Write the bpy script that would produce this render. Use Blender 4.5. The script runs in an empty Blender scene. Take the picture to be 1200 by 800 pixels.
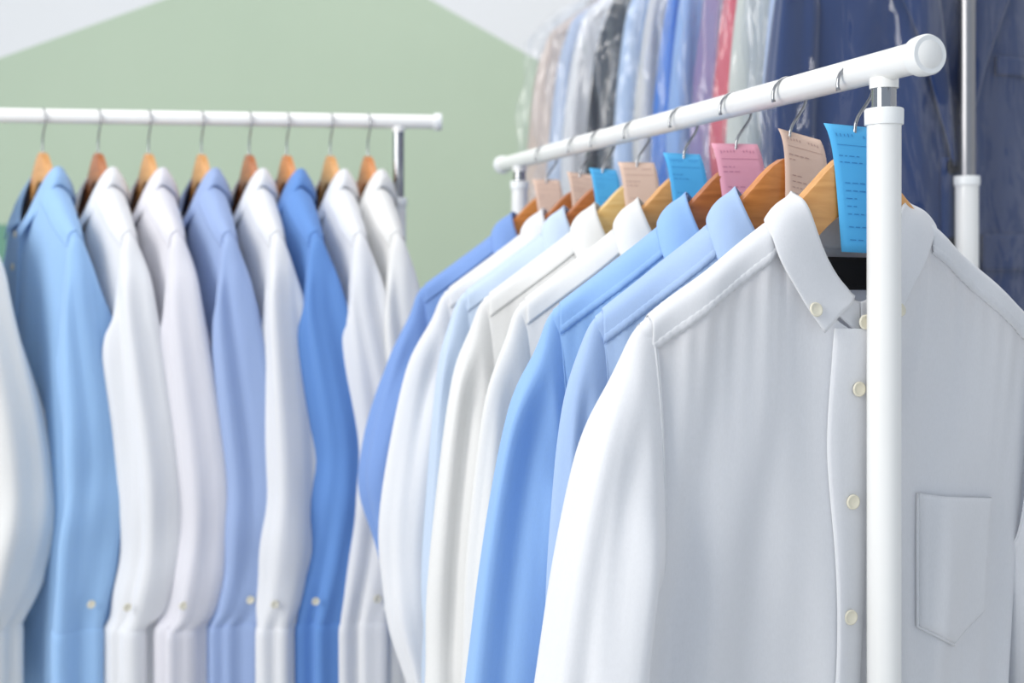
import bpy, math, random
import numpy as np
from mathutils import Vector

# ------------------------------------------------------------------ camera, world, lights, exposure
scene = bpy.context.scene
COL = scene.collection
EYE = 1.35
FPX = 1250.0
HOR = 293.0

cam_data = bpy.data.cameras.new('camera')
cam = bpy.data.objects.new('camera', cam_data)
COL.objects.link(cam)
cam.location = (0, 0, EYE)
cam.rotation_euler = (math.pi / 2, 0, 0)
cam_data.sensor_width = 36.0
cam_data.lens = 36.0 * FPX / 1200.0
cam_data.shift_y = -(400.0 - HOR) / 1200.0
cam_data.clip_start = 0.05
cam_data.dof.use_dof = True
cam_data.dof.focus_distance = 0.84
cam_data.dof.aperture_fstop = 5.0
scene.camera = cam

world = bpy.data.worlds.new('world')
scene.world = world
world.use_nodes = True
bg = world.node_tree.nodes['Background']
bg.inputs[0].default_value = (0.76, 0.865, 1.0, 1)
bg.inputs[1].default_value = 0.78


def area_light(name, loc, target, size, power, color):
    d = bpy.data.lights.new(name, 'AREA')
    d.shape = 'SQUARE'
    d.size = size
    d.energy = power
    d.color = color
    o = bpy.data.objects.new(name, d)
    COL.objects.link(o)
    o.location = loc
    o.rotation_euler = (Vector(target) - Vector(loc)).to_track_quat('-Z', 'Y').to_euler()
    return o


area_light('window_light', (-2.45, -0.55, 2.4), (0.0, 1.6, 1.2), 1.7, 80, (1.0, 0.97, 0.925))
area_light('ceiling_light', (0.1, 1.5, 3.3), (0.1, 1.6, 0), 1.8, 28, (1.0, 0.99, 0.97))

scene.view_settings.view_transform = 'Standard'
scene.view_settings.look = 'None'
scene.view_settings.gamma = 1.0
scene.view_settings.use_curve_mapping = False
scene.view_settings.exposure = -0.05
scene.cycles.transparent_max_bounces = 40


def px(x, y, d):
    """photo pixel at depth d -> world point"""
    return ((x - 600.0) / FPX * d, d, EYE + (HOR - y) / FPX * d)


# ------------------------------------------------------------------ materials
def lin(c):
    return tuple(((v / 255.0) / 12.92 if v / 255.0 <= 0.04045 else ((v / 255.0 + 0.055) / 1.055) ** 2.4) for v in c)


def new_mat(name):
    m = bpy.data.materials.new(name)
    m.use_nodes = True
    nt = m.node_tree
    b = nt.nodes['Principled BSDF']
    return m, nt, b


def plain(name, rgb, rough=0.5, metal=0.0, coat=0.0, noise=0.04, nscale=60.0):
    m, nt, b = new_mat(name)
    c = lin(rgb)
    tc = nt.nodes.new('ShaderNodeTexCoord')
    n = nt.nodes.new('ShaderNodeTexNoise')
    n.inputs['Scale'].default_value = nscale
    n.inputs['Detail'].default_value = 3
    nt.links.new(tc.outputs['Object'], n.inputs['Vector'])
    r = nt.nodes.new('ShaderNodeMixRGB')
    r.blend_type = 'MIX'
    r.inputs[1].default_value = tuple(v * (1 - noise) for v in c) + (1,)
    r.inputs[2].default_value = tuple(min(1, v * (1 + noise)) for v in c) + (1,)
    nt.links.new(n.outputs['Fac'], r.inputs[0])
    nt.links.new(r.outputs[0], b.inputs['Base Color'])
    b.inputs['Roughness'].default_value = rough
    b.inputs['Metallic'].default_value = metal
    b.inputs['Coat Weight'].default_value = coat
    return m


def cloth(name, rgb, translucent=0.22, wrinkle=0.4, sheen=0.15, weave=0.12):
    m, nt, b = new_mat(name)
    c = lin(rgb)
    tc = nt.nodes.new('ShaderNodeTexCoord')
    # woven thread variation
    mp = nt.nodes.new('ShaderNodeMapping')
    mp.inputs['Scale'].default_value = (1.0, 1.0, 0.22)
    nt.links.new(tc.outputs['Object'], mp.inputs['Vector'])
    n1 = nt.nodes.new('ShaderNodeTexNoise')
    n1.inputs['Scale'].default_value = 1300
    n1.inputs['Detail'].default_value = 2
    nt.links.new(mp.outputs[0], n1.inputs['Vector'])
    r = nt.nodes.new('ShaderNodeMixRGB')
    r.inputs[1].default_value = tuple(v * 0.95 for v in c) + (1,)
    r.inputs[2].default_value = tuple(min(1, v * 1.04) for v in c) + (1,)
    nt.links.new(n1.outputs['Fac'], r.inputs[0])
    nt.links.new(r.outputs[0], b.inputs['Base Color'])
    b.inputs['Roughness'].default_value = 0.85
    b.inputs['Specular IOR Level'].default_value = 0.2
    b.inputs['Sheen Weight'].default_value = sheen
    # soft ironing creases
    mp2 = nt.nodes.new('ShaderNodeMapping')
    mp2.inputs['Scale'].default_value = (1.0, 1.0, 0.35)
    nt.links.new(tc.outputs['Object'], mp2.inputs['Vector'])
    n2 = nt.nodes.new('ShaderNodeTexNoise')
    n2.inputs['Scale'].default_value = 26
    n2.inputs['Detail'].default_value = 4
    n2.inputs['Roughness'].default_value = 0.45
    nt.links.new(mp2.outputs[0], n2.inputs['Vector'])
    bp = nt.nodes.new('ShaderNodeBump')
    bp.inputs['Strength'].default_value = wrinkle
    bp.inputs['Distance'].default_value = 0.004
    nt.links.new(n2.outputs['Fac'], bp.inputs['Height'])
    bp2 = nt.nodes.new('ShaderNodeBump')
    bp2.inputs['Strength'].default_value = weave
    bp2.inputs['Distance'].default_value = 0.0004
    nt.links.new(n1.outputs['Fac'], bp2.inputs['Height'])
    nt.links.new(bp.outputs[0], bp2.inputs['Normal'])
    nt.links.new(bp2.outputs[0], b.inputs['Normal'])
    tr = nt.nodes.new('ShaderNodeBsdfTranslucent')
    nt.links.new(r.outputs[0], tr.inputs['Color'])
    mx = nt.nodes.new('ShaderNodeMixShader')
    mx.inputs[0].default_value = translucent
    nt.links.new(b.outputs[0], mx.inputs[1])
    nt.links.new(tr.outputs[0], mx.inputs[2])
    nt.links.new(mx.outputs[0], nt.nodes['Material Output'].inputs['Surface'])
    return m


def wood(name, c1, c2, rough=0.38):
    m, nt, b = new_mat(name)
    tc = nt.nodes.new('ShaderNodeTexCoord')
    mp = nt.nodes.new('ShaderNodeMapping')
    mp.inputs['Scale'].default_value = (6, 60, 40)
    nt.links.new(tc.outputs['Object'], mp.inputs['Vector'])
    n = nt.nodes.new('ShaderNodeTexNoise')
    n.inputs['Scale'].default_value = 3.0
    n.inputs['Detail'].default_value = 6
    n.inputs['Distortion'].default_value = 0.6
    nt.links.new(mp.outputs[0], n.inputs['Vector'])
    r = nt.nodes.new('ShaderNodeValToRGB')
    r.color_ramp.elements[0].position = 0.3
    r.color_ramp.elements[0].color = lin(c1) + (1,)
    r.color_ramp.elements[1].position = 0.7
    r.color_ramp.elements[1].color = lin(c2) + (1,)
    nt.links.new(n.outputs['Fac'], r.inputs[0])
    nt.links.new(r.outputs[0], b.inputs['Base Color'])
    b.inputs['Roughness'].default_value = rough
    b.inputs['Coat Weight'].default_value = 0.25
    b.inputs['Coat Roughness'].default_value = 0.2
    return m


def plastic_film(name, haze=0.035, lo=0.035, hi=0.12, rough=0.15, crinkle=0.03):
    m, nt, b = new_mat(name)
    nt.nodes.remove(b)
    tc = nt.nodes.new('ShaderNodeTexCoord')
    mp = nt.nodes.new('ShaderNodeMapping')
    mp.inputs['Scale'].default_value = (1.0, 1.0, 0.4)
    mp.inputs['Rotation'].default_value = (0.3, 0.5, 0)
    nt.links.new(tc.outputs['Object'], mp.inputs['Vector'])
    n = nt.nodes.new('ShaderNodeTexNoise')
    n.inputs['Scale'].default_value = 13
    n.inputs['Detail'].default_value = 3
    n.inputs['Distortion'].default_value = 0.8
    nt.links.new(mp.outputs[0], n.inputs['Vector'])
    bp = nt.nodes.new('ShaderNodeBump')
    bp.inputs['Strength'].default_value = 0.8
    bp.inputs['Distance'].default_value = crinkle
    nt.links.new(n.outputs['Fac'], bp.inputs['Height'])
    gl = nt.nodes.new('ShaderNodeBsdfGlossy')
    gl.inputs['Color'].default_value = (1, 1, 1, 1)
    gl.inputs['Roughness'].default_value = rough
    nt.links.new(bp.outputs[0], gl.inputs['Normal'])
    df = nt.nodes.new('ShaderNodeBsdfTranslucent')
    df.inputs['Color'].default_value = (0.9, 0.93, 0.97, 1)
    df2 = nt.nodes.new('ShaderNodeBsdfDiffuse')
    df2.inputs['Color'].default_value = (0.9, 0.93, 0.97, 1)
    nt.links.new(bp.outputs[0], df2.inputs['Normal'])
    mh = nt.nodes.new('ShaderNodeMixShader')
    nt.links.new(df.outputs[0], mh.inputs[1])
    nt.links.new(df2.outputs[0], mh.inputs[2])
    tp = nt.nodes.new('ShaderNodeBsdfTransparent')
    tp.inputs['Color'].default_value = (0.985, 0.99, 1.0, 1)
    fr = nt.nodes.new('ShaderNodeLayerWeight')
    fr.inputs['Blend'].default_value = 0.28
    nt.links.new(bp.outputs[0], fr.inputs['Normal'])
    mr = nt.nodes.new('ShaderNodeMapRange')
    mr.inputs['From Min'].default_value = 0.0
    mr.inputs['From Max'].default_value = 1.0
    mr.inputs['To Min'].default_value = lo
    mr.inputs['To Max'].default_value = hi
    nt.links.new(fr.outputs['Fresnel'], mr.inputs['Value'])
    m1 = nt.nodes.new('ShaderNodeMixShader')
    m1.inputs[0].default_value = haze
    nt.links.new(tp.outputs[0], m1.inputs[1])
    nt.links.new(mh.outputs[0], m1.inputs[2])
    m2 = nt.nodes.new('ShaderNodeMixShader')
    nt.links.new(mr.outputs[0], m2.inputs[0])
    nt.links.new(m1.outputs[0], m2.inputs[1])
    nt.links.new(gl.outputs[0], m2.inputs[2])
    nt.links.new(m2.outputs[0], nt.nodes['Material Output'].inputs['Surface'])
    return m


def wall_paint():
    """white wall carrying a pale green painted gable and a darker green painted block"""
    m, nt, b = new_mat('painted_wall')
    L = nt.links
    tc = nt.nodes.new('ShaderNodeTexCoord')
    sp = nt.nodes.new('ShaderNodeSeparateXYZ')
    L.new(tc.outputs['Object'], sp.inputs[0])

    def math_node(op, a, bb=None):
        n = nt.nodes.new('ShaderNodeMath')
        n.operation = op
        for i, v in enumerate((a, bb)):
            if v is None:
                continue
            if isinstance(v, (int, float)):
                n.inputs[i].default_value = v
            else:
                L.new(v, n.inputs[i])
        return n.outputs[0]

    def below(p, q):
        # 1 where z lies under the straight edge through wall points p, q
        k = (q[1] - p[1]) / (q[0] - p[0])
        line = math_node('ADD', math_node('MULTIPLY', sp.outputs['X'], k), p[1] - k * p[0])
        return math_node('LESS_THAN', sp.outputs['Z'], line)

    def wp(x, y):
        w = px(x, y, WALL_Y)
        return (w[0], w[2])
    gable = math_node('MULTIPLY', below(wp(0, 68), wp(190, 0)), below(wp(505, 0), wp(622, 66)))
    block = math_node('MULTIPLY', below(wp(0, 263), wp(60, 263)), below(wp(78, 266), wp(92, 297)))
    n = nt.nodes.new('ShaderNodeTexNoise')
    n.inputs['Scale'].default_value = 3
    L.new(tc.outputs['Object'], n.inputs['Vector'])
    g = nt.nodes.new('ShaderNodeMixRGB')
    g.inputs[1].default_value = lin((181, 198, 177)) + (1,)
    g.inputs[2].default_value = lin((186, 202, 181)) + (1,)
    L.new(n.outputs['Fac'], g.inputs[0])
    m1 = nt.nodes.new('ShaderNodeMixRGB')
    m1.inputs[1].default_value = lin((226, 228, 231)) + (1,)
    L.new(gable, m1.inputs[0])
    L.new(g.outputs[0], m1.inputs[2])
    m2 = nt.nodes.new('ShaderNodeMixRGB')
    L.new(block, m2.inputs[0])
    L.new(m1.outputs[0], m2.inputs[1])
    m2.inputs[2].default_value = lin((112, 158, 138)) + (1,)
    L.new(m2.outputs[0], b.inputs['Base Color'])
    b.inputs['Roughness'].default_value = 0.9
    n2 = nt.nodes.new('ShaderNodeTexNoise')
    n2.inputs['Scale'].default_value = 180
    L.new(tc.outputs['Object'], n2.inputs['Vector'])
    bp = nt.nodes.new('ShaderNodeBump')
    bp.inputs['Strength'].default_value = 0.1
    bp.inputs['Distance'].default_value = 0.002
    L.new(n2.outputs['Fac'], bp.inputs['Height'])
    L.new(bp.outputs[0], b.inputs['Normal'])
    return m


WALL_Y = 3.3
M = {
    'white_paint': plain('white_painted_steel', (240, 240, 238), 0.32, 0, 0.3, 0.01),
    'cap': plain('white_plastic_cap', (238, 240, 240), 0.4, 0, 0, 0.01),
    'chrome': plain('chrome', (160, 161, 164), 0.14, 1.0, 0, 0.02),
    'rubber': plain('dark_rubber', (45, 45, 48), 0.6),
    'button': plain('ivory_button', (232, 226, 205), 0.3, 0, 0.3, 0.06),
    'dark_button': plain('dark_button', (20, 22, 34), 0.35),
    'label': plain('black_woven_label', (30, 30, 33), 0.9),
    'thread': plain('seam_thread', (225, 227, 235), 0.9),
    'tag_blue_ink': plain('ink_on_blue', (60, 138, 202), 0.9),
    'tag_peach_ink': plain('ink_on_peach', (186, 150, 142), 0.9),
    'tag_pink_ink': plain('ink_on_pink', (190, 122, 150), 0.9),
    'tag_blue': plain('blue_paper', (84, 180, 236), 0.8, 0, 0, 0.03),
    'tag_peach': plain('peach_paper', (226, 196, 178), 0.8, 0, 0, 0.03),
    'tag_pink': plain('pink_paper', (226, 160, 180), 0.8, 0, 0, 0.03),
    'film': plastic_film('clear_plastic_film'),
    'film_thin': plastic_film('thin_clear_plastic_film', 0.012, 0.032, 0.07, 0.13, 0.045),
    'wall': wall_paint(),
    'brushed': plain('brushed_steel', (150, 150, 153), 0.36, 1.0, 0, 0.03),
    'side_wall': plain('grey_white_wall', (222, 223, 226), 0.9, 0, 0, 0.02, 5),
    'floor': plain('pale_floor', (205, 200, 192), 0.5, 0, 0, 0.05, 4),
}
WOODS = {
    'orange': wood('orange_lacquered_wood', (190, 112, 48), (222, 146, 74)),
    'brown': wood('brown_lacquered_wood', (156, 86, 38), (196, 118, 58)),
    'pale': wood('pale_lacquered_wood', (222, 178, 104), (238, 204, 140)),
    'honey': wood('honey_lacquered_wood', (204, 142, 76), (228, 170, 102)),
}
CLOTHS = {}


def cloth_of(rgb, **k):
    key = (rgb, tuple(sorted(k.items())))
    if key not in CLOTHS:
        CLOTHS[key] = cloth('cotton_%d_%d_%d' % rgb, rgb, **k)
    return CLOTHS[key]


# ------------------------------------------------------------------ mesh helpers
def link(name, mesh, mat, parent=None, smooth=True):
    if smooth:
        mesh.polygons.foreach_set('use_smooth', [True] * len(mesh.polygons))
    if mat:
        mesh.materials.append(mat)
    o = bpy.data.objects.new(name, mesh)
    COL.objects.link(o)
    if parent:
        o.parent = parent
    return o


def mesh_from(name, V, F):
    me = bpy.data.meshes.new(name)
    me.from_pydata([tuple(map(float, v)) for v in V], [], [tuple(int(i) for i in f) for f in F])
    me.update()
    return me


def grid_faces(nu, nv, close_v=False, off=0):
    f = []
    for i in range(nu - 1):
        for j in range(nv if close_v else nv - 1):
            k = (j + 1) % nv
            f.append((off + i * nv + j, off + i * nv + k, off + (i + 1) * nv + k, off + (i + 1) * nv + j))
    return f


def sheet(name, P, mat, parent, thick=0.0, close_v=False, smooth=True, offset=0):
    nu, nv = P.shape[:2]
    o = link(name, mesh_from(name, P.reshape(-1, 3), grid_faces(nu, nv, close_v)), mat, parent, smooth)
    if thick:
        md = o.modifiers.new('thickness', 'SOLIDIFY')
        md.thickness = thick
        md.offset = offset
    return o


def tube_mesh(name, pts, r, n=12, caps=True):
    pts = [Vector(p) for p in pts]
    rs = r if isinstance(r, (list, tuple)) else [r] * len(pts)
    V, F = [], []
    up = None
    for i, p in enumerate(pts):
        t = (pts[min(i + 1, len(pts) - 1)] - pts[max(i - 1, 0)]).normalized()
        if up is None:
            a = Vector((0, 0, 1)) if abs(t.z) < 0.9 else Vector((1, 0, 0))
            up = (a - t * a.dot(t)).normalized()
        else:
            up = (up - t * up.dot(t)).normalized()
        s = t.cross(up)
        for j in range(n):
            a = 2 * math.pi * j / n
            V.append(p + (up * math.cos(a) + s * math.sin(a)) * rs[i])
    F = grid_faces(len(pts), n, True)
    if caps:
        F.append(tuple(range(n)))
        F.append(tuple(range((len(pts) - 1) * n, len(pts) * n)))
    return mesh_from(name, V, F)


def lathe_mesh(name, prof, axis_o, axis_d, n=32):
    """prof: list of (radius, distance along axis)"""
    d = Vector(axis_d).normalized()
    o = Vector(axis_o)
    a = Vector((0, 0, 1)) if abs(d.z) < 0.9 else Vector((1, 0, 0))
    u = (a - d * a.dot(d)).normalized()
    w = d.cross(u)
    V = []
    for r, h in prof:
        for j in range(n):
            t = 2 * math.pi * j / n
            V.append(o + d * h + (u * math.cos(t) + w * math.sin(t)) * max(r, 1e-5))
    F = grid_faces(len(prof), n, True)
    F.append(tuple(range(n)))
    F.append(tuple(range((len(prof) - 1) * n, len(prof) * n)))
    return mesh_from(name, V, F)


def autosmooth(o):
    md = o.modifiers.new('edges', 'EDGE_SPLIT')
    md.split_angle = math.radians(40)
    return o


def box_mesh(name, c, h):
    V = [(c[0] + sx * h[0], c[1] + sy * h[1], c[2] + sz * h[2]) for sx in (-1, 1) for sy in (-1, 1) for sz in (-1, 1)]
    F = [(0, 1, 3, 2), (4, 6, 7, 5), (0, 4, 5, 1), (2, 3, 7, 6), (0, 2, 6, 4), (1, 5, 7, 3)]
    return mesh_from(name, V, F)


def thing(name, label, cat, loc=(0, 0, 0), rotz=0.0, group=None):
    o = bpy.data.objects.new(name, None)
    COL.objects.link(o)
    o.empty_display_size = 0.05
    o.location = loc
    o.rotation_euler = (0, 0, rotz)
    o['label'] = label
    o['category'] = cat
    if group:
        o['group'] = group
    return o


def structure(name, mesh, mat):
    o = link(name, mesh, mat, None, False)
    o['kind'] = 'structure'
    return o


# ------------------------------------------------------------------ the room
structure('wall_back', box_mesh('wall_back', (0, WALL_Y + 0.05, 1.7), (4.5, 0.05, 1.7)), M['wall'])
structure('wall_right', box_mesh('wall_right', (2.05, 1.0, 1.7), (0.05, 2.3, 1.7)), M['side_wall'])
structure('ceiling', box_mesh('ceiling', (-1.2, 1.0, 3.45), (3.3, 2.4, 0.05)), M['side_wall'])
structure('floor', box_mesh('floor', (0, 1.0, -0.05), (4.5, 2.4, 0.05)), M['floor'])

# ------------------------------------------------------------------ garment racks
RAIL_R = 0.0116


def smoothstep(x):
    x = np.clip(x, 0, 1)
    return x * x * (3 - 2 * x)


def make_rack(label, A, B, posts, rail_z, collar_z, post_r=0.0124, chrome_r=0.009, chrome='chrome'):
    """A, B: (x, y) rail ends; posts: fractions along the rail"""
    A, B = Vector((A[0], A[1], 0)), Vector((B[0], B[1], 0))
    mid = (A + B) / 2
    d = (B - A).normalized()
    n = Vector((-d.y, d.x, 0))
    root = thing('garment_rack', label, 'clothes rack', mid, 0.0, 'white garment racks')
    A, B = A - mid, B - mid
    zr = Vector((0, 0, rail_z))
    link('rail', tube_mesh('rail', [A + zr, B + zr], RAIL_R, 40), M['white_paint'], root).data
    autosmooth(root.children[0])
    for e, dirn in ((A, -d), (B, d)):
        c = autosmooth(link('end_cap', lathe_mesh('end_cap', [(0.0120, -0.0105), (0.0142, -0.0095), (0.0146, -0.006), (0.0146, 0.0), (0.0136, 0.002), (0.0108, 0.002)],
                       e + zr, dirn, 40), M['cap'], root))
        link('cap_plug', lathe_mesh('cap_plug', [(0.0106, 0.0005), (0.0106, 0.0014), (0.0098, 0.0024), (0.001, 0.0030)], e + zr, dirn, 40), M['white_paint'], c)
    L = (B - A).length
    for f in posts:
        p = A + d * (L * f)
        autosmooth(link('rail_socket', lathe_mesh('rail_socket', [(0.0105, -0.017), (0.0105, -0.009)], p + zr, (0, 0, 1), 28), M['white_paint'], root))
        autosmooth(link('chrome_tube', tube_mesh('chrome_tube', [p + Vector((0, 0, collar_z - 0.15)), p + Vector((0, 0, rail_z - 0.013))], chrome_r, 28), M[chrome], root))
        post = autosmooth(link('post', tube_mesh('post', [p + Vector((0, 0, 0.09)), p + Vector((0, 0, collar_z - 0.004))], post_r, 36), M['white_paint'], root))
        autosmooth(link('post_collar', lathe_mesh('post_collar', [(post_r + 0.0004, -0.0125), (post_r + 0.0016, -0.0122), (post_r + 0.0018, -0.001), (post_r + 0.001, 0), (chrome_r, 0.0)],
                   p + Vector((0, 0, collar_z)), (0, 0, 1), 40), M['cap'], post))
        link('foot_bar', tube_mesh('foot_bar', [p - n * 0.22 + Vector((0, 0, 0.085)), p + n * 0.22 + Vector((0, 0, 0.085))], 0.0124, 20), M['white_paint'], root)
        for s in (-1, 1):
            q = p + n * (0.2 * s)
            link('caster', lathe_mesh('caster', [(0.02, -0.012), (0.028, -0.010), (0.028, 0.010), (0.02, 0.012)], q + Vector((0, 0, 0.028)), d, 24), M['rubber'], root)
            link('caster_stem', tube_mesh('caster_stem', [q + Vector((0, 0, 0.05)), q + Vector((0, 0, 0.08))], 0.006, 12), M['chrome'], root)
    p0, p1 = A + d * (L * posts[0]), A + d * (L * posts[-1])
    link('lower_bar', tube_mesh('lower_bar', [p0 + Vector((0, 0, 0.16)), p1 + Vector((0, 0, 0.16))], 0.0105, 20), M['white_paint'], root)
    return root


def front_rail(D):
    return (-0.3184 * D + 0.5337, D)


FRONT_Z = 1.488
D0, D1 = 0.753, 1.728
make_rack('white clothes rack in the foreground with a thick post before the front white shirt',
          front_rail(D0), front_rail(D1), [(0.80 - D0) / (D1 - D0), (1.64 - D0) / (D1 - D0)], FRONT_Z, 1.456)

LEFT_Z = 1.5636


def left_d(x):
    return 1.0 / (1 / 1.69 + (1 / 1.78 - 1 / 1.69) * (x / 515.0))


def left_rail(x):
    d = left_d(x)
    return ((x - 600) / FPX * d, d)


LA, LB = left_rail(-330), left_rail(516)
lp = left_rail(467)
lf = (lp[0] - LA[0]) / (LB[0] - LA[0])
make_rack('white clothes rack at left against the green wall, rail running across the picture',
          LA, LB, [0.05, lf], LEFT_Z, 1.437)


def back_rail(D):
    return (0.597 - 0.319 * (D - 1.40), D)


BACK_Z = 2.03
E0, E1 = 1.33, 2.72
make_rack('white clothes rack at right whose tall chrome post stands before the navy suit jacket',
          back_rail(E0), back_rail(E1), [(1.40 - E0) / (E1 - E0), (2.66 - E0) / (E1 - E0)], BACK_Z, 1.447, 0.0145, 0.0105, 'brushed')


# ------------------------------------------------------------------ hangers
def curve_interp(keys, vals, t):
    """smooth (Catmull-Rom style, monotone-safe) interpolation of rows"""
    keys = np.asarray(keys, float)
    vals = np.asarray(vals, float)
    if vals.ndim == 1:
        vals = vals[:, None]
    m = np.zeros_like(vals)
    dk = np.diff(keys)[:, None]
    sl = np.diff(vals, axis=0) / dk
    m[1:-1] = (sl[:-1] * dk[1:] + sl[1:] * dk[:-1]) / (dk[1:] + dk[:-1])
    m[0], m[-1] = sl[0], sl[-1]
    t = np.asarray(t, float)
    i = np.clip(np.searchsorted(keys, t) - 1, 0, len(keys) - 2)
    h = (keys[i + 1] - keys[i])[:, None]
    u = ((t - keys[i])[:, None]) / h
    return ((2 * u ** 3 - 3 * u ** 2 + 1) * vals[i] + (u ** 3 - 2 * u ** 2 + u) * h * m[i]
            + (-2 * u ** 3 + 3 * u ** 2) * vals[i + 1] + (u ** 3 - u ** 2) * h * m[i + 1])


HKX = [-0.012, 0, 0.012, 0.025, 0.04, 0.06, 0.09, 0.13, 0.18, 0.24]
HKZ = [-0.003, 0, -0.003, -0.013, -0.028, -0.047, -0.0705, -0.099, -0.134, -0.178]


def hz(x):
    x = np.abs(np.asarray(x, float))
    return curve_interp(HKX, HKZ, x.ravel())[:, 0].reshape(x.shape)


def hanger_meshes(half=0.178):
    xs = np.sin(np.linspace(-1, 1, 61) * math.pi / 2) * half
    prof = [(-1, 0.86), (-0.86, 1), (0.86, 1), (1, 0.86), (1, -0.86), (0.86, -1), (-0.86, -1), (-1, -0.86)]
    V = []
    for x in xs:
        a = abs(x) / half
        top = float(hz(x))
        h = 0.046 * (1 - a) + 0.030 * a
        th = 0.0056 + 0.0006 * a
        e = math.sqrt(max(0.0, 1 - max(0, (a - 0.93) / 0.07) ** 2))
        hh = h / 2 * (0.25 + 0.75 * e)
        cz = top - h / 2
        cy = 0.0
        for (u, v) in prof:
            V.append((x, cy + u * th * (0.4 + 0.6 * e), cz + v * hh))
    F = grid_faces(len(xs), 8, True)
    F.append(tuple(range(8)))
    F.append(tuple(range((len(xs) - 1) * 8, len(xs) * 8)))
    arm = mesh_from('hanger_arm', V, F)
    R, cz = 0.0168, 0.0523
    pts = [(0, 0, -0.012), (0, 0, 0.006), (0, 0, 0.017), (0.0007, 0, 0.0225), (0.0028, 0, 0.0278), (0.0062, 0, 0.0327), (0.0100, 0, 0.0374)]
    for k in range(0, 27):
        a = math.radians(-34 + k * 8.9)
        pts.append((R * math.cos(a), 0, cz + R * math.sin(a)))
    rs = [0.00135] * (len(pts) - 1) + [0.0019]
    hook = tube_mesh('hanger_hook', pts, rs, 10)
    return arm, hook


ARM, HOOK = hanger_meshes()
ARM_W, HOOK_W = hanger_meshes(0.2)


def make_hanger(label, loc, rotz, kind, group, roll=0.0, wide=False):
    t = thing('wooden_hanger', label, 'hanger', loc, rotz, group)
    t.rotation_euler = (0, roll, rotz)
    arm = (ARM_W if wide else ARM).copy()
    hook = (HOOK_W if wide else HOOK).copy()
    o = link('hanger_arm', arm, WOODS[kind], t)
    autosmooth(o)
    link('hook', hook, M['chrome'], t)
    return t


# ------------------------------------------------------------------ shirts
BUTTON_PROF = [(0.0052, 0.0), (0.0058, 0.0008), (0.0056, 0.0018), (0.0048, 0.0021), (0.0040, 0.0014), (0.0010, 0.0013)]
BUTTON_ME = lathe_mesh('button', BUTTON_PROF, (0, 0, 0), (0, -1, 0), 18)
BUTTON_ME.materials.append(M['button'])
BUTTON_ME.polygons.foreach_set('use_smooth', [True] * len(BUTTON_ME.polygons))
BUTTON_DK = lathe_mesh('dark_button', [(r * 1.75, h * 1.5) for r, h in BUTTON_PROF], (0, 0, 0), (0, -1, 0), 18)
BUTTON_DK.materials.append(M['dark_button'])


def add_button(parent, p, rz=0.0, rx=0.0, me=None, scale=1.0):
    o = bpy.data.objects.new('button', me or BUTTON_ME)
    COL.objects.link(o)
    o.parent = parent
    o.location = tuple(p)
    o.rotation_euler = (rx, 0, rz)
    o.scale = (scale,) * 3
    return o


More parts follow.
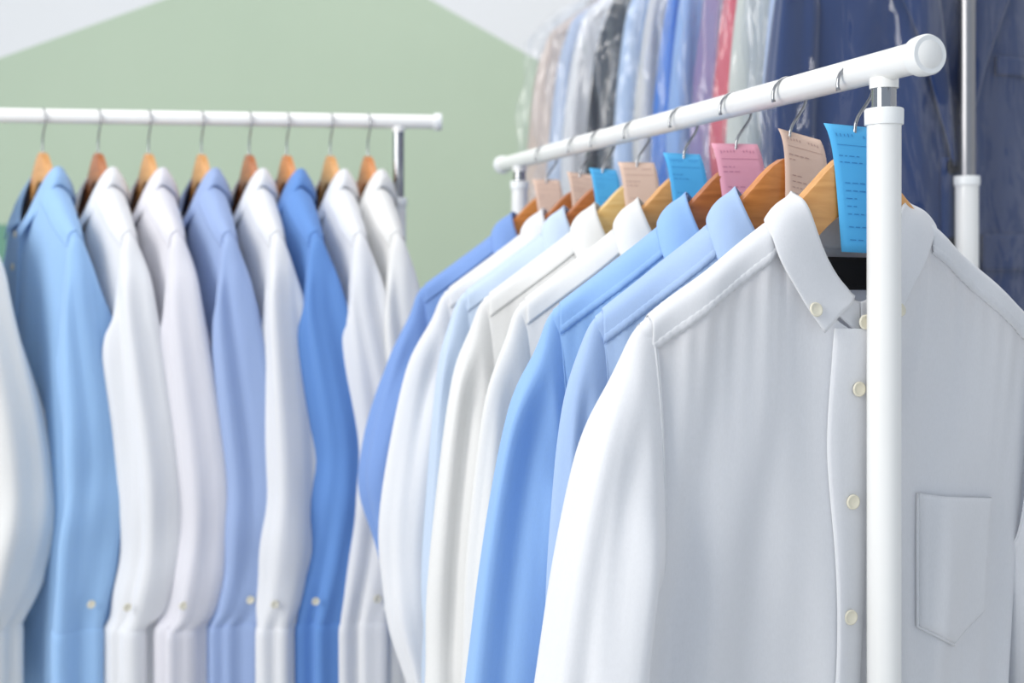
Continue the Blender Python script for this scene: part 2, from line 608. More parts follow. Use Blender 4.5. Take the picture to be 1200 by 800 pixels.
class Shirt:
    def __init__(s, seed, W=0.185, H=0.80, depth=0.04, dscale=1.0, shear=0.0, lean=0.0, fold=1.0, Wb=0.18,
                 elbow=0.25, elbow_x=0.245, wrist_x=0.205, sleeve_b=1.0, sleeve_back=0.012, sleeve_len=0.56, sfold=1.0, sin_x=0.0, cshift=0.0, flat=0.016, leaf_out=1.0, sq=0.3, peak=-0.034, gather=0.0012, crown=0.0):
        s.crown = crown
        s.gather = gather
        s.flat, s.leaf_out, s.sq, s.peak = flat, leaf_out, sq, peak
        s.cshift = cshift
        s.rng = np.random.RandomState(seed)
        s.W, s.H, s.depth, s.dscale, s.shear, s.lean, s.foldk, s.Wb = W, H, depth, dscale, shear, lean, fold, Wb
        s.elbow, s.elbow_x, s.wrist_x, s.sleeve_b, s.sleeve_back, s.sleeve_len, s.sfold = elbow, elbow_x, wrist_x, sleeve_b, sleeve_back, sleeve_len, sfold
        s.sin_x = sin_x
        r = s.rng
        s.sn = 0.37
        s.ridges = {}
        for fb in (-1, 1):
            k = 9
            s.ridges[fb] = [(-0.95 + 1.9 * (i + 0.5) / k + r.uniform(-.06, .06), r.uniform(-.25, .25), r.uniform(.06, .12),
                             r.choice([-1, 1]) * r.uniform(.004, .010), r.uniform(0.02, .14)) for i in range(k)]
        s.ph = r.uniform(0, 6.28, 12)

    # neck curves: a = 0 back centre, +-pi front centre
    def cosq(s, a):
        c = np.cos(a)
        return np.tanh(s.sq * c) / math.tanh(s.sq)

    def base(s, a):
        return np.stack([0.068 * np.sin(a), 0.058 * s.dscale * s.cosq(a), -0.0783 + 0.0315 * np.cos(a) - 0.0290 * np.cos(2 * a)], -1)

    def foldline(s, a):
        c0 = (s.peak - 0.082) / 2
        z = c0 + 0.034 * np.cos(a) + (c0 - s.peak) * np.cos(2 * a)
        z = z + s.crown * np.exp(-((np.abs(a) - math.radians(106)) / math.radians(17)) ** 2)
        return np.stack([0.051 * np.sin(a), 0.050 * s.dscale * s.cosq(a), z], -1)

    def top(s, t, fb):
        a = np.abs(t)
        sg = np.where(t < 0, -1.0, 1.0)
        q = np.clip(a / s.sn, 0, 1)
        al = (math.pi - math.pi / 2 * q) if fb < 0 else (math.pi / 2 * q)
        N = s.base(al)
        w = np.clip((a - s.sn) / (1 - s.sn), 0, 1)
        xs = 0.070 + (s.W - 0.070) * w
        S = np.stack([xs, np.zeros_like(xs), hz(xs) + 0.0045], -1)
        P = np.where((a < s.sn)[..., None], N, S)
        P[..., 0] *= sg
        return P

    def surf(s, t, dz, fb, off=0.0):
        t = np.asarray(t, float)
        dz = np.asarray(dz, float)
        a = np.clip(np.abs(t), 0, 1)
        P = s.top(t, fb)
        k = 1 - np.exp(-np.maximum(dz, 0) / 0.04)
        xb = t * s.Wb
        x = P[..., 0] + (xb - P[..., 0]) * smoothstep(dz / 0.2)
        side = np.sqrt(np.clip(1 - a ** 8, 0, 1))
        yb = fb * (s.depth * s.dscale * (1 - a ** 2) + s.flat) * side
        y = P[..., 1] + (yb - P[..., 1]) * k
        y = y + fb * 0.0095 * smoothstep((a - s.sn) / 0.12 + 0.3) * (1 - np.exp(-np.maximum(dz, 0) / 0.0035)) * np.exp(-np.maximum(dz, 0) / 0.06) * (a > s.sn * 0.8)
        z = P[..., 2] - dz
        f = np.zeros_like(y)
        for (c, dr, w, am, st) in s.ridges[fb]:
            f += am * np.exp(-((t - c - dr * np.maximum(dz, 0)) / (w * (1 + 0.8 * dz))) ** 2) * smoothstep((dz - st) / 0.22)
        f += 0.0016 * np.sin(t * 17 + s.ph[0] + 9 * dz) * np.sin(dz * 11 + s.ph[1])
        # gathers under the yoke
        g = np.sin(t * 46 + s.ph[2]) * np.sin(t * 23 + s.ph[3])
        f += s.gather * g * np.exp(-(np.maximum(dz - 0.035, 0) / 0.06) ** 1.3) * smoothstep((dz - 0.018) / 0.02) * smoothstep((a - s.sn) / 0.1)
        y = y + fb * f * s.foldk * side * s.dscale
        y = y + fb * off
        if fb < 0:
            x = x - 0.6 * s.cshift * np.exp(-((t * s.Wb - 0.005) / 0.045) ** 2)
        x = x + s.lean * np.maximum(dz, 0)
        x = x + s.shear * y
        return np.stack([x, y, z], -1)

    def at(s, x, z, fb=-1, off=0.0):
        """surface point near local (x, z), for patches sewn on the front"""
        t = np.asarray(x, float) / s.Wb
        dz = s.top(t, fb)[..., 2] - np.asarray(z, float)
        return s.surf(t, dz, fb, off)

    def panel(s, fb, t0, t1, nt, nv):
        t = np.linspace(t0, t1, nt)
        v = np.linspace(0, 1, nv) ** 1.35
        T, Vv = np.meshgrid(t, v)
        zt = s.top(T, fb)[..., 2]
        return s.surf(T, Vv * (zt + s.H), fb)

    def sleeve(s, sg, n=46, m=40):
        tip = s.W - 0.009
        ztip = float(hz(s.W - 0.006)) + 0.0062
        e = s.elbow
        kz = [0, 0.012, 0.04, 0.10, e, e + 0.14, s.sleeve_len]
        kt = [0, 0.08, 0.18, 0.34, 0.6, 0.8, 1.0]
        ex = s.elbow_x
        xo = [tip, tip + 0.013, tip + 0.024, tip + 0.024 + (ex - tip - 0.024) * 0.42, ex, ex * 0.55 + s.wrist_x * 0.45, s.wrist_x]
        zi = [0.19, 0.193, 0.20, 0.215, max(e + 0.03, 0.26), e + 0.145, s.sleeve_len]
        ix = 0.168 + s.sin_x
        xi = [ix - 0.004, ix - 0.003, ix - 0.002, ix, min(ex - 0.075, ix + 0.006), min(ex - 0.08, ix), s.wrist_x - 0.055]
        bb = np.array([0.0135, 0.018, 0.025, 0.033, 0.043, 0.043, 0.034]) * s.sleeve_b
        yc = np.array([0, 0, 0.002, 0.004, 1.0 * s.sleeve_back, 0.7 * s.sleeve_back, 0.15 * s.sleeve_back])
        t = np.linspace(0, 1, n) ** 0.95
        K = curve_interp(kt, np.stack([kz, xo, zi, xi, bb, yc], 1), t)
        dzo, xo, dzi, xi, b, yc = [K[:, i][:, None] for i in range(6)]
        ph = np.linspace(0, 2 * math.pi, m, endpoint=False)[None, :]
        c, sn_ = np.cos(ph), np.sin(ph)
        ca = np.sign(c) * np.abs(c) ** 0.9
        sa = np.sign(sn_) * np.abs(sn_) ** 0.85
        X = (xo + xi) / 2 + (xo - xi) / 2 * ca
        Z = ztip - ((dzo + dzi) / 2 + (dzo - dzi) / 2 * ca)
        Y = yc + b * sa
        tt = t[:, None]
        q = s.ph
        amp = s.sfold * smoothstep((tt - 0.08) / 0.3)
        rad = amp * (0.0045 * np.sin(3 * ph + q[4] + 1.6 * tt) + 0.0030 * np.sin(5 * ph + q[5] - 2.5 * tt) + 0.0016 * np.sin(9 * ph + q[6] + 4 * tt))
        # cross creases at the elbow and above the cuff
        el = np.exp(-((tt - 0.66) / 0.12) ** 2)
        rad += 0.0026 * s.sfold * el * np.sin(26 * tt + 2.0 * np.sin(ph + q[7]) + q[8])
        rad += 0.0022 * s.sfold * smoothstep((tt - 0.85) / 0.15) * np.sin(7 * ph + q[9])
        X = X + rad * c
        Y = Y + rad * sn_
        # drag fold falling from the shoulder tip (front of the sleeve head)
        d = np.exp(-((ph - 1.5 * math.pi - 0.35) / 0.45) ** 2) * np.exp(-((tt - 0.30) / 0.16) ** 2)
        Y = Y + 0.009 * d * s.sfold
        P = np.stack([sg * X, Y, Z], -1)
        P[..., 0] += s.shear * P[..., 1]
        return P


def collar_shift(sh, P):
    y = np.clip(-P[..., 1] / (0.055 * sh.dscale), 0, 1.2)
    P[..., 0] -= sh.cshift * y * np.clip((P[..., 0] + 0.02) / 0.03, 0, 2.4)
    P[..., 0] += sh.shear * P[..., 1]


def build_shirt(root, sh, mat, lod=0, pocket=False, label_patch=False, pocket_x=(0.063, 0.140), buttons=True, cuffs=False, collar_button=False):
    """lod 0 = close, 1 = middle, 2 = far"""
    nt, nv = ((70, 110), (40, 70), (26, 40))[lod]
    # fronts and back
    sheet('right_front', sh.panel(-1, -1, 0.03, nt, nv), mat, root)
    sheet('left_front', sh.panel(-1, -0.01, 1, nt, nv), mat, root)
    sheet('back', sh.panel(1, -1, 1, nt + 20, nv), mat, root)
    # sleeves with cuffs
    for sg in (-1, 1):
        n, m = ((70, 56), (50, 40), (28, 24))[lod]
        P = sh.sleeve(sg, n, m)
        sl = sheet('sleeve', P, mat, root, close_v=True)
        if lod == 0:
            pts = [tuple(p) for p in P[1]] + [tuple(P[1][0])]
            link('armhole_seam', tube_mesh('armhole_seam', pts, 0.0009, 6, False), mat, sl)
        if cuffs:
            ring = P[-1]
            cen = ring.mean(0)
            rows = []
            for (k, dz) in ((0.93, 0.006), (1.03, 0.0), (1.05, -0.010), (1.04, -0.100), (1.02, -0.106), (0.96, -0.104)):
                r = cen + (ring - cen) * k
                r[:, 2] = cen[2] + dz + (ring[:, 2] - cen[2]) * 0.3
                rows.append(r)
            sheet('cuff', np.array(rows), mat, sl, close_v=True)
            # cuff button on the camera side
            jj = int(np.argmax(ring[:, 0] * sg))
            pb = rows[2][jj]
            add_button(sl, (pb[0] + 0.001 * sg, pb[1] - 0.012, pb[2] + 0.05), rz=math.pi / 2 * sg)
    # yoke: over the shoulders
    nx = ((60, 14), (30, 10), (16, 6))[lod]
    for sg in (-1, 1):
        t = sg * np.linspace(sh.sn + 0.004, 0.965, nx[0])
        rows = []
        ds = np.concatenate([-np.linspace(0.024, 0.0, nx[1]), np.linspace(0, 0.075, nx[1])[1:]])
        for dd in ds:
            fb = -1 if dd <= 0 else 1
            P = sh.surf(t, np.full_like(t, abs(dd)), fb, 0.0011 * min(1, abs(dd) / 0.004))
            P[:, 2] += 0.0016 * math.exp(-abs(dd) / 0.008)
            rows.append(P)
        yk = sheet('yoke', np.array(rows), mat, root, thick=0.0006)
        if lod == 0:
            # raised, slightly puckered seam along the front edge of the yoke
            rows = []
            for dd, off in ((0.0185, 0.0012), (0.0195, 0.0019), (0.0225, 0.0021), (0.0255, 0.0018), (0.0265, 0.0004)):
                P = sh.surf(t, np.full_like(t, dd), -1, off)
                P[:, 1] -= 0.0005 * np.sin(np.arange(len(t)) * 2.1 + dd * 900)
                rows.append(P)
            sheet('yoke_seam', np.array(rows), mat, yk)
    # collar: stand + leaf
    na, ns = ((121, 10), (81, 8), (41, 5))[lod]
    a = np.linspace(-math.radians(179.5), math.radians(179.5), na)
    B, Fo = sh.base(a), sh.foldline(a)
    rows = []
    for k in np.linspace(0, 1, ns):
        rows.append(B * (1 - k) + Fo * k)
    P = np.array(rows)
    collar_shift(sh, P)
    col = sheet('collar', P, mat, root, thick=0.0016)
    dk = sh.dscale
    keyd = np.radians([0, 30, 60, 90, 112, 140, 171])
    E = np.array([[0, 0.066 * dk, -0.088], [0.040, 0.060 * dk, -0.083], [0.064, 0.036 * dk, -0.066], [0.081, -0.002, -0.0570],
                  [0.080, -0.026 * dk, -0.082], [0.064, -0.048 * dk - 0.004 * sh.leaf_out, -0.112], [0.044, -0.062 * dk - 0.006 * sh.leaf_out, -0.139]])
    al = np.linspace(-math.radians(171), math.radians(171), na)
    Ed = curve_interp(keyd, E, np.abs(al))
    Ed[:, 0] *= np.sign(al)
    Ed[:, 1] = np.where(np.abs(al) > math.pi / 2, np.minimum(Ed[:, 1], sh.base(al)[:, 1] - 0.0045 * smoothstep((np.abs(al) - math.pi / 2) / 0.25)), Ed[:, 1])
    Fo = sh.foldline(al)
    out = np.stack([np.sin(al), np.cos(al) * dk, np.zeros_like(al)], -1)
    out /= np.linalg.norm(out, axis=1)[:, None]
    rows = []
    nl = ((22), (14), (8))[lod]
    for k in np.linspace(0, 1, nl):
        r = Fo * (1 - k) + Ed * k
        r = r + out * (0.0052 * sh.leaf_out * math.sin(math.pi * min(1, k * 1.0)) ** 0.7 + 0.0012)
        r[:, 2] += 0.0030 * math.exp(-k / 0.06) + 0.003 * math.sin(math.pi * k)
        rows.append(r)
    P = np.array(rows)
    collar_shift(sh, P)
    leaf = sheet('collar_leaf', P, mat, col, thick=0.0016)
    if collar_button:
        for j in (6, P.shape[1] - 7):
            p = P[-3, j]
            add_button(col, (p[0], p[1] - 0.0016, p[2]), rx=-0.25, scale=0.95)
    # placket and buttons
    if lod < 2:
        zt = -0.136
        zz = np.linspace(zt, -sh.H + 0.004, ((120), (50))[lod])
        rows = []
        wob = 0.0035 * np.sin((zz + 0.2) * 21 + sh.ph[10]) * smoothstep((-zz - 0.15) / 0.1)
        for k, off in ((-0.0165, 0.0012), (-0.016, 0.0032), (-0.0145, 0.0038), (-0.008, 0.003), (0, 0.003), (0.008, 0.003), (0.0145, 0.0036), (0.016, 0.003), (0.0165, 0.0006)):
            w_ = 1.0 if k < 0 else 0.25
            rows.append(sh.at(k + wob * w_, zz, -1, off))
        P = np.array(rows)
        sheet('placket', P, mat, root)
        if buttons:
            for zb in [-0.131] + [-0.182 - 0.0850 * i for i in range(7)]:
                p = sh.at(np.array([-0.001]), np.array([zb]), -1, 0.0034)[0]
                add_button(root, p)
    if pocket:
        x0, x1 = pocket_x
        zt, zb, zp = -0.275, -0.366, -0.386
        xs = np.linspace(x0, x1, 30)
        rows = []
        for k in np.linspace(0, 1, 30):
            bot = zb + (zp - zb) * (1 - np.abs((xs - (x0 + x1) / 2) / ((x1 - x0) / 2)))
            tp = zt + 0.010 * (x1 - xs) / (x1 - x0)
            zz = tp + (bot - tp) * k
            edge = np.minimum(1, np.minimum(np.abs(xs - x0), np.abs(xs - x1)) / 0.0015)
            off = 0.0010 + 0.0030 * edge * min(1.0, (1 - k) / 0.03 + 0.2)
            P = sh.at(xs, zz, -1, 0.0)
            P[:, 1] -= off
            rows.append(P)
        pk = sheet('pocket', np.array(rows), mat, root, thick=0.0008)
        # stitched hem around the pocket
        path = [(x0, zt + 0.010)] + [(x0, zb)] + [((x0 + x1) / 2, zp)] + [(x1, zb)] + [(x1, zt)]
        pts = []
        for (p, q) in zip(path[:-1], path[1:]):
            for u in np.linspace(0, 1, 14)[:-1]:
                pts.append((p[0] + (q[0] - p[0]) * u, p[1] + (q[1] - p[1]) * u))
        pts.append(path[-1])
        pts = np.array(pts)
        P = sh.at(pts[:, 0], pts[:, 1], -1, 0.0018)
        link('pocket_hem', tube_mesh('pocket_hem', [tuple(p) for p in P], 0.0012, 6), mat, pk)
    if label_patch:
        xs = np.linspace(-0.034, 0.034, 10)
        zz = np.linspace(-0.082, -0.108, 6)
        X, Z = np.meshgrid(xs, zz)
        P = np.stack([X, np.full_like(X, 0.049 * sh.dscale), Z], -1)
        P[..., 0] += sh.shear * P[..., 1]
        P[..., 1] -= 0.004
        sheet('neck_label', P, M['label'], root, thick=0.0006)


WHITE = (243, 244, 247)
WHITE_W = (243, 243, 242)
LILAC_W = (236, 235, 242)
PALE_BLUE = (184, 210, 246)
SKY = (162, 202, 248)
MID = (138, 172, 230)
DEEP = (112, 158, 224)
PERI = (168, 190, 232)
ICE = (212, 228, 248)

YAW = math.radians(20.5)
front_specs = [
    # stem px, colour, hanger wood, seed, label, params
    (1001, WHITE, 'honey', 3, 'white button-down shirt at the front with chest pocket, black neck label and ivory buttons',
     dict(dscale=0.36, sq=2.2, peak=-0.042, crown=0.0075, depth=0.012, flat=0.011, leaf_out=0.5, lean=-0.05, elbow=0.30, elbow_x=0.250, wrist_x=0.235, cshift=0.011, fold=3.4, gather=0.0013)),
    (925, PALE_BLUE, 'orange', 11, 'pale blue shirt directly behind the front white pocket shirt',
     dict(shear=0.35, elbow=0.30, elbow_x=0.224, wrist_x=0.215)),
    (862, SKY, 'brown', 23, 'bright sky-blue shirt between the pale blue shirt and a white shirt',
     dict(shear=0.35, elbow=0.34, elbow_x=0.264, wrist_x=0.24)),
    (801, WHITE_W, 'honey', 31, 'white shirt directly behind the bright sky-blue shirt',
     dict(shear=0.3, elbow=0.34, elbow_x=0.246, wrist_x=0.23)),
    (746, WHITE_W, 'pale', 44, 'white shirt on the pale yellow hanger, two places behind the bright sky-blue shirt',
     dict(shear=0.3, elbow=0.36, elbow_x=0.248, wrist_x=0.235)),
    (706, ICE, 'brown', 57, 'ice-blue shirt almost hidden between white shirts on the front rack',
     dict(shear=0.3, elbow=0.36, elbow_x=0.236, wrist_x=0.225)),
    (679, WHITE, 'brown', 61, 'white shirt next to the last one on the front rack, bent sleeve',
     dict(shear=0.3, elbow=0.33, elbow_x=0.262, wrist_x=0.200)),
    (640, MID, 'orange', 78, 'medium blue shirt hanging last at the far end of the front rack',
     dict(shear=0.3, elbow=0.26, elbow_x=0.270, wrist_x=0.195)),
]
tag_specs = [
    ('tag_blue', 'bright blue paper tag at the hook of the front white shirt, beside the post', 0.05, 0.10, 0.075, 0.0, 0.05),
    ('tag_peach', 'peach paper tag with tilted top edge between the blue front tag and the pink tag', 0.046, 0.085, -0.03, 0.013, 0.18),
    ('tag_pink', 'pink paper tag, the only pink one on the front rack', 0.047, 0.09, 0.12, 0.001, 0.0),
    ('tag_blue', 'bright blue paper tag directly left of the pink tag', 0.042, 0.09, 0.12, 0.0, 0.02),
    ('tag_peach', 'peach paper tag between the two smaller blue tags', 0.044, 0.09, 0.1, 0.001, 0.0),
    ('tag_blue', 'smallest bright blue tag, over the pale yellow hanger', 0.036, 0.08, 0.1, 0.002, 0.05),
    ('tag_peach', 'narrow peach tag half hidden behind the smallest blue tag', 0.036, 0.08, 0.08, 0.002, 0.1),
    ('tag_peach', 'peach tag at the far end of the front rack, by the last brown hangers', 0.04, 0.09, 0.12, 0.001, 0.0),
]
wood_names = {'honey': 'honey-coloured', 'orange': 'orange-brown', 'brown': 'dark brown', 'pale': 'pale yellow'}
hanger_labels = [
    'honey-brown wooden hanger in the collar of the front white shirt, beside the post',
    'orange-brown wooden hanger holding the pale blue shirt, beside the large peach tag',
    'red-brown wooden hanger holding the bright sky-blue shirt, below the pink tag',
    'honey-brown wooden hanger between the bright sky-blue shirt and the white one behind it',
    'pale yellow wooden hanger, the lightest on the front rack',
    'brown wooden hanger just behind the pale yellow one',
    'brown wooden hanger second from the far end of the front rack',
    'orange-brown wooden hanger at the far end of the front rack under the medium blue collar',
]


def make_tag(spec, loc, rotz, seed):
    key, label, w, h, roll, dx, droop = spec
    rnd = random.Random(seed)
    t = thing('paper_tag', label, 'tag', loc, rotz, 'paper tags on the front rack hooks')
    ztop = 0.021
    nu, nv = 9, 16

    def pt(u, v, lift=0.0):
        # u across -1..1, v down 0..1 ; rolled about the punched hole
        x = u * w / 2 + dx
        d = v * h
        z = ztop - d
        xr = x - (z - 0.012) * math.tan(roll)
        zr = z - droop * (x - dx) * 1.0
        y = 0.003 - 0.0105 * (1 - math.exp(-d / 0.013)) + 0.002 * (u * u) * v - 0.004 * v
        return (xr, y - lift, zr)
    P = np.array([[pt(-1 + 2 * i / (nu - 1), j / (nv - 1)) for i in range(nu)] for j in range(nv)])
    s = sheet('tag_sheet', P, M[key], t, thick=0.0004)
    V, F = [], []

    def bar(u0, u1, v, tk):
        n = 4
        b = len(V)
        for i in range(n + 1):
            u = u0 + (u1 - u0) * i / n
            V.append(pt(u, v, 0.0006))
            V.append(pt(u, v + tk, 0.0006))
        for i in range(n):
            F.append((b + 2 * i, b + 2 * i + 1, b + 2 * i + 3, b + 2 * i + 2))
    for i in range(11):         # row of small printed strokes along the top
        u = -0.74 + i * 0.14
        if abs(u) > 0.12:
            bar(u, u + 0.035, 0.072 + rnd.uniform(0, 0.008), rnd.uniform(0.018, 0.03))
    bar(-0.8, 0.85, 0.165, 0.004)
    for i, v in enumerate([0.25, 0.30, 0.46, 0.52, 0.58, 0.64, 0.70, 0.80, 0.9]):
        u = -0.8 if i < 2 else -0.7
        for k in range(rnd.choice([2, 3, 4])):
            l = rnd.uniform(0.08, 0.22)
            bar(u, u + l, v, 0.008)
            u += l + 0.07
    link('printed_lines', mesh_from('printed_lines', V, F), M[key + '_ink'], s, False)
    return t


for i, (sx, colr, wd, seed, lab, prm) in enumerate(front_specs):
    D = 667.0 / (sx - 202.0)
    X, Y = front_rail(D)
    zh = FRONT_Z - (0.0615 if i == 0 else 0.058)
    rz = YAW + math.radians([0, 0, -2, 1, -1, 1, 0, -1][i])
    roll = math.radians(1.2) if i == 0 else 0.0
    make_hanger(hanger_labels[i], (X, Y, zh), rz, wd, 'wooden hangers on the front rack', roll)
    root = thing('dress_shirt', lab, 'shirt', (X, Y, zh), rz, 'shirts on the front rack')
    root.rotation_euler = (0, roll, rz)
    lod = 0 if i < 3 else 1
    sh = Shirt(seed, **prm)
    build_shirt(root, sh, cloth_of(colr), lod, pocket=(i == 0), label_patch=(i == 0), cuffs=True, collar_button=(i == 0))
    make_tag(tag_specs[i], (X, Y, zh), rz + math.radians([-3, 4, -6, -6, -6, -5, -3, -5][i]), seed)

# ------------------------------------------------------------------ left rack
left_specs = [
    (-52, WHITE_W, 'orange', 101, 40, 'white shirt cut off by the left picture edge', None),
    (50, (166, 205, 246), 'honey', 102, 38, 'light blue shirt hanging at the far left between two white shirts', 'wooden hanger holding the light blue shirt at far left'),
    (115, WHITE, 'brown', 103, 35, 'narrow white shirt directly right of the light blue shirt on the left rack', 'slim brown wooden hanger third from the left edge, in the narrow white shirt'),
    (174, LILAC_W, 'honey', 104, 32, 'lilac-white shirt with a broad cuffed sleeve left of the periwinkle blue shirt', 'wooden hanger in the lilac-white shirt on the left rack'),
    (236, PERI, 'honey', 105, 29, 'periwinkle blue shirt in the middle of the left rack', 'honey-coloured wooden hanger holding the periwinkle blue shirt'),
    (292, WHITE, 'brown', 106, 27, 'white shirt between the periwinkle shirt and the deep blue shirt', 'brown wooden hanger in the white shirt between the two blue ones'),
    (336, DEEP, 'orange', 107, 26, 'deep blue shirt on the left rack, the strongest blue there', 'orange-brown wooden hanger holding the deep blue shirt'),
    (387, WHITE, 'honey', 108, 24, 'white shirt directly right of the deep blue shirt on the left rack', 'honey wooden hanger second from the right end of the left rack'),
    (431, WHITE_W, 'orange', 109, 22, 'white shirt at the right end of the left rack beside its post', 'orange-brown wooden hanger at the right end of the left rack'),
]
for i, (hx, colr, wd, seed, beta, lab, hlab) in enumerate(left_specs):
    X, Y = left_rail(hx)
    zh = LEFT_Z - 0.058
    rz = -math.radians(90 - beta)
    make_hanger(hlab or 'wooden hanger outside the left picture edge holding the cut-off white shirt', (X, Y, zh), rz, wd, 'wooden hangers on the left rack')
    root = thing('dress_shirt', lab, 'shirt', (X, Y, zh), rz, 'shirts on the left rack')
    r = random.Random(seed)
    sh = Shirt(seed, dscale=0.62, depth=0.04, elbow=0.36 + r.uniform(-.05, .04), elbow_x=0.236, wrist_x=0.215 + r.uniform(-.01, .012), sleeve_b=1.12,
               sleeve_back=0.034 + r.uniform(-.012, .012), sleeve_len=0.575, sfold=1.2, H=0.92)
    build_shirt(root, sh, cloth_of(colr), 1, cuffs=True)

# ------------------------------------------------------------------ garments in plastic on the back rack
class Jacket(Shirt):
    pass


def film_cover(label, loc, rotz, seed, half=0.235, depth=0.04, top=0.012, length=0.95, mat=None):
    rng = np.random.RandomState(seed)
    t = thing('plastic_cover', label, 'plastic cover', loc, rotz, 'clear plastic garment covers')
    n, m = 60, 72
    v = np.linspace(0, 1, n)[:, None]
    ph = np.linspace(0, 2 * math.pi, m, endpoint=False)[None, :]
    dz = (v ** 1.2) * length
    hw = 0.02 + (half - 0.02) * np.clip(dz / 0.17, 0, 1) ** 0.85 + 0.02 * np.clip((dz - 0.17) / 0.5, 0, 1)
    dp = 0.018 + (depth - 0.018) * smoothstep(dz / 0.14)
    c, s = np.cos(ph), np.sin(ph)
    X = hw * np.sign(c) * np.abs(c) ** 0.8
    Y = dp * np.sign(s) * np.abs(s) ** 0.7
    q = rng.uniform(0, 6.28, 8)
    r = 0.006 * np.sin(5 * ph + q[0] + 4 * v) + 0.005 * np.sin(9 * ph + q[1] - 7 * v) + 0.004 * np.sin(14 * ph + q[2] + 13 * v) \
        + 0.0045 * np.sin(23 * v + 2 * np.sin(3 * ph + q[3])) + 0.0025 * np.sin(41 * v + 3 * np.sin(4 * ph + q[4]))
    r = r * smoothstep(dz / 0.15)
    X = X + r * c * 1.3
    Y = Y + r * s
    Z = top - dz + 0 * ph
    P = np.stack([X, Y, Z], -1)
    sheet('film', P, mat or M['film'], t, close_v=True)
    return t


def build_jacket(root, sh, mat):
    build_core = sh
    for nm, a, b in (('right_front', -1, 0.04), ('left_front', -0.02, 1)):
        sheet(nm, sh.panel(-1, a, b, 60, 80), mat, root)
    sheet('back', sh.panel(1, -1, 1, 60, 60), mat, root)
    for sg in (-1, 1):
        P = sh.sleeve(sg, 50, 40)
        sheet('sleeve', P, mat, root, close_v=True)
    # lapels: from the neck side down to the top button, with a notch
    zb = -0.50
    for sg in (-1, 1):
        n = 40
        k = np.linspace(0, 1, n)
        zf = -0.07 + (zb + 0.07) * k
        fold = sg * (0.062 * (1 - k) ** 1.1)
        wide = 0.085 * np.interp(k, [0, 0.16, 0.20, 0.215, 1.0], [0.5, 0.75, 0.55, 1.0, 0.03])
        edge = fold + sg * wide
        rows = []
        for u in np.linspace(0, 1, 10):
            x = fold + (edge - fold) * u
            P = sh.at(x, zf - 0.012 * u, -1, 0.0)
            P[:, 1] -= 0.004 + 0.006 * math.sin(math.pi * u) * (1 - k) ** 0.5 + 0.003 * u
            rows.append(P)
        sheet('lapel', np.array(rows), mat, root, thick=0.005)
    # front edge strip, buttons, pockets
    zz = np.linspace(zb, -sh.H + 0.05, 40)
    rows = [sh.at(np.full_like(zz, x), zz, -1, o) for x, o in ((-0.022, 0.001), (-0.021, 0.004), (-0.005, 0.004), (0.012, 0.001))]
    sheet('front_edge', np.array(rows), mat, root)
    for z in (zb - 0.012, zb - 0.115):
        p = sh.at(np.array([-0.004]), np.array([z]), -1, 0.004)[0]
        add_button(root, p, me=BUTTON_DK)
    for (x0, x1, z0, z1, nm) in ((0.075, 0.155, -0.36, -0.385, 'breast_pocket'), (0.055, 0.175, -0.60, -0.65, 'pocket_flap'), (-0.175, -0.055, -0.60, -0.65, 'pocket_flap')):
        X, Z = np.meshgrid(np.linspace(x0, x1, 16), np.linspace(z0, z1, 8))
        sheet(nm, sh.at(X, Z, -1, 0.003), mat, root, thick=0.003)


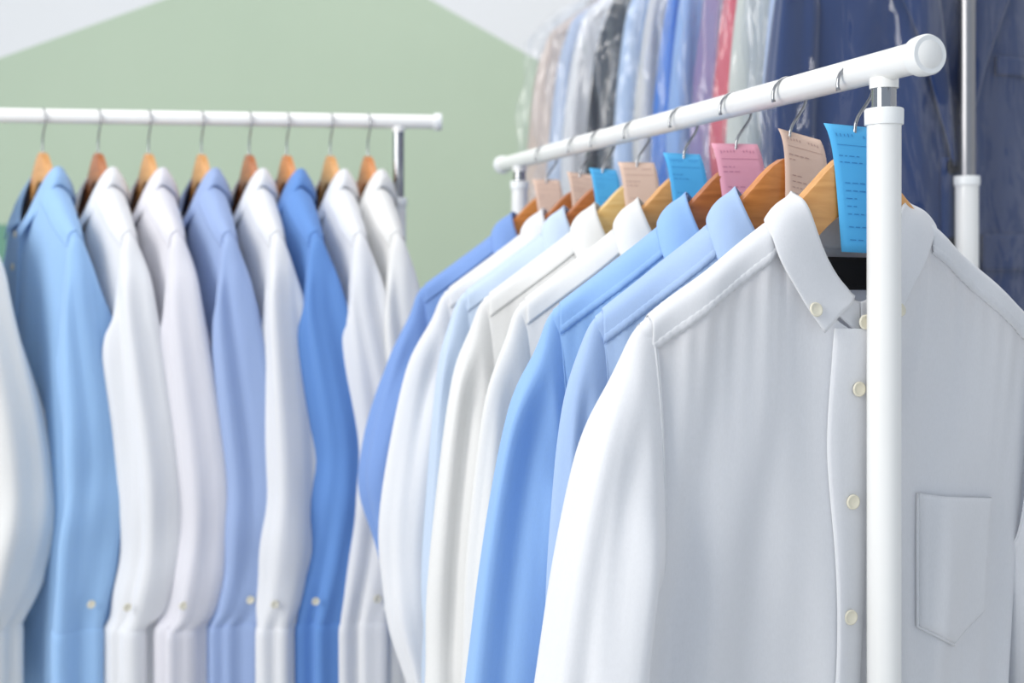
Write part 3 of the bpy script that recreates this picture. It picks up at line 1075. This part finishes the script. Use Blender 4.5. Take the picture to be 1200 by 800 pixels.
back_specs = [
    (920, 'jacket', (36, 58, 104), 'navy suit jacket in clear plastic filling the right background', 'clear plastic cover with white glints over the navy suit jacket'),
    (897, 'shirt', (196, 212, 240), 'bluish-white shirt in plastic just left of the navy suit jacket', 'clear plastic cover over the bluish-white shirt'),
    (862, 'shirt', (214, 220, 214), 'grey-green shirt in plastic right of the red shirt', 'clear plastic cover over the grey-green shirt'),
    (845, 'shirt', (224, 92, 110), 'red shirt in plastic, the only red garment in the background', 'clear plastic cover over the red shirt'),
    (815, 'shirt', (150, 142, 186), 'purple shirt in plastic left of the red shirt', 'clear plastic cover over the purple shirt'),
    (787, 'shirt', (162, 194, 240), 'light blue shirt in plastic left of the purple shirt', 'clear plastic cover over the light blue shirt'),
    (770, 'shirt', (84, 140, 226), 'strong blue shirt in plastic in the background row', 'clear plastic cover over the strong blue shirt'),
    (745, 'shirt', (226, 226, 226), 'light grey shirt in plastic between strong blue and pale blue shirts', 'clear plastic cover over the light grey shirt'),
    (722, 'shirt', (190, 212, 242), 'pale blue shirt in plastic right of the black one', 'clear plastic cover over the pale blue shirt'),
    (694, 'shirt', (38, 42, 54), 'black shirt in plastic, the only black garment', 'clear plastic cover over the black shirt'),
    (662, 'shirt', (242, 243, 247), 'white shirt in plastic left of the black one', 'clear plastic cover over the white shirt beside the black one'),
    (646, 'shirt', (200, 214, 238), 'pale blue-grey shirt in plastic second from the far end of the back row', 'clear plastic cover over the pale blue-grey shirt'),
    (622, 'shirt', (230, 212, 200), 'beige shirt in plastic at the far end of the back row against the wall', 'clear plastic cover over the beige shirt by the wall'),
]
for i, (edge, kind, colr, lab, clab) in enumerate(back_specs):
    # place along the rail so that the near shoulder shows at its place in the row
    k = (edge - 600) / FPX
    D = (0.597 + 0.319 * 1.40 - 0.235 * 0.95 + k * 0.235 * 0.31) / (k + 0.319)
    X, Y = back_rail(D)
    zh = BACK_Z - 0.058
    rz = math.radians(18 + [0, 2, -1, 1, 2, -1, 0, 1, -1, 1, 0, 1, 0][i])
    make_hanger('wooden hanger above the picture edge on the back rack', (X, Y, zh), rz, 'honey', 'wooden hangers on the back rack')
    if kind == 'jacket':
        root = thing('suit_jacket', lab, 'jacket', (X, Y, zh), rz)
        sh = Jacket(200 + i, W=0.205, H=0.86, depth=0.032, shear=0.2, Wb=0.205, elbow=0.34, elbow_x=0.262, wrist_x=0.25, sleeve_b=0.9, sin_x=0.02, sfold=0.7, fold=0.8)
        build_jacket(root, sh, cloth_of(colr, translucent=0.0, wrinkle=0.35, sheen=0.3))
    else:
        root = thing('covered_shirt', lab, 'shirt', (X, Y, zh), rz, 'plastic-covered shirts on the back rack')
        sh = Shirt(200 + i, dscale=0.45, depth=0.03, elbow=0.34, elbow_x=0.235, wrist_x=0.215, sleeve_b=0.75)
        build_shirt(root, sh, cloth_of(colr), 2, cuffs=False)
    film_cover(clab, (X, Y, zh), rz, 300 + i, half=0.265 if kind == 'jacket' else 0.25, depth=0.06 if kind == 'jacket' else 0.034, mat=M['film_thin'] if kind == 'jacket' else None)
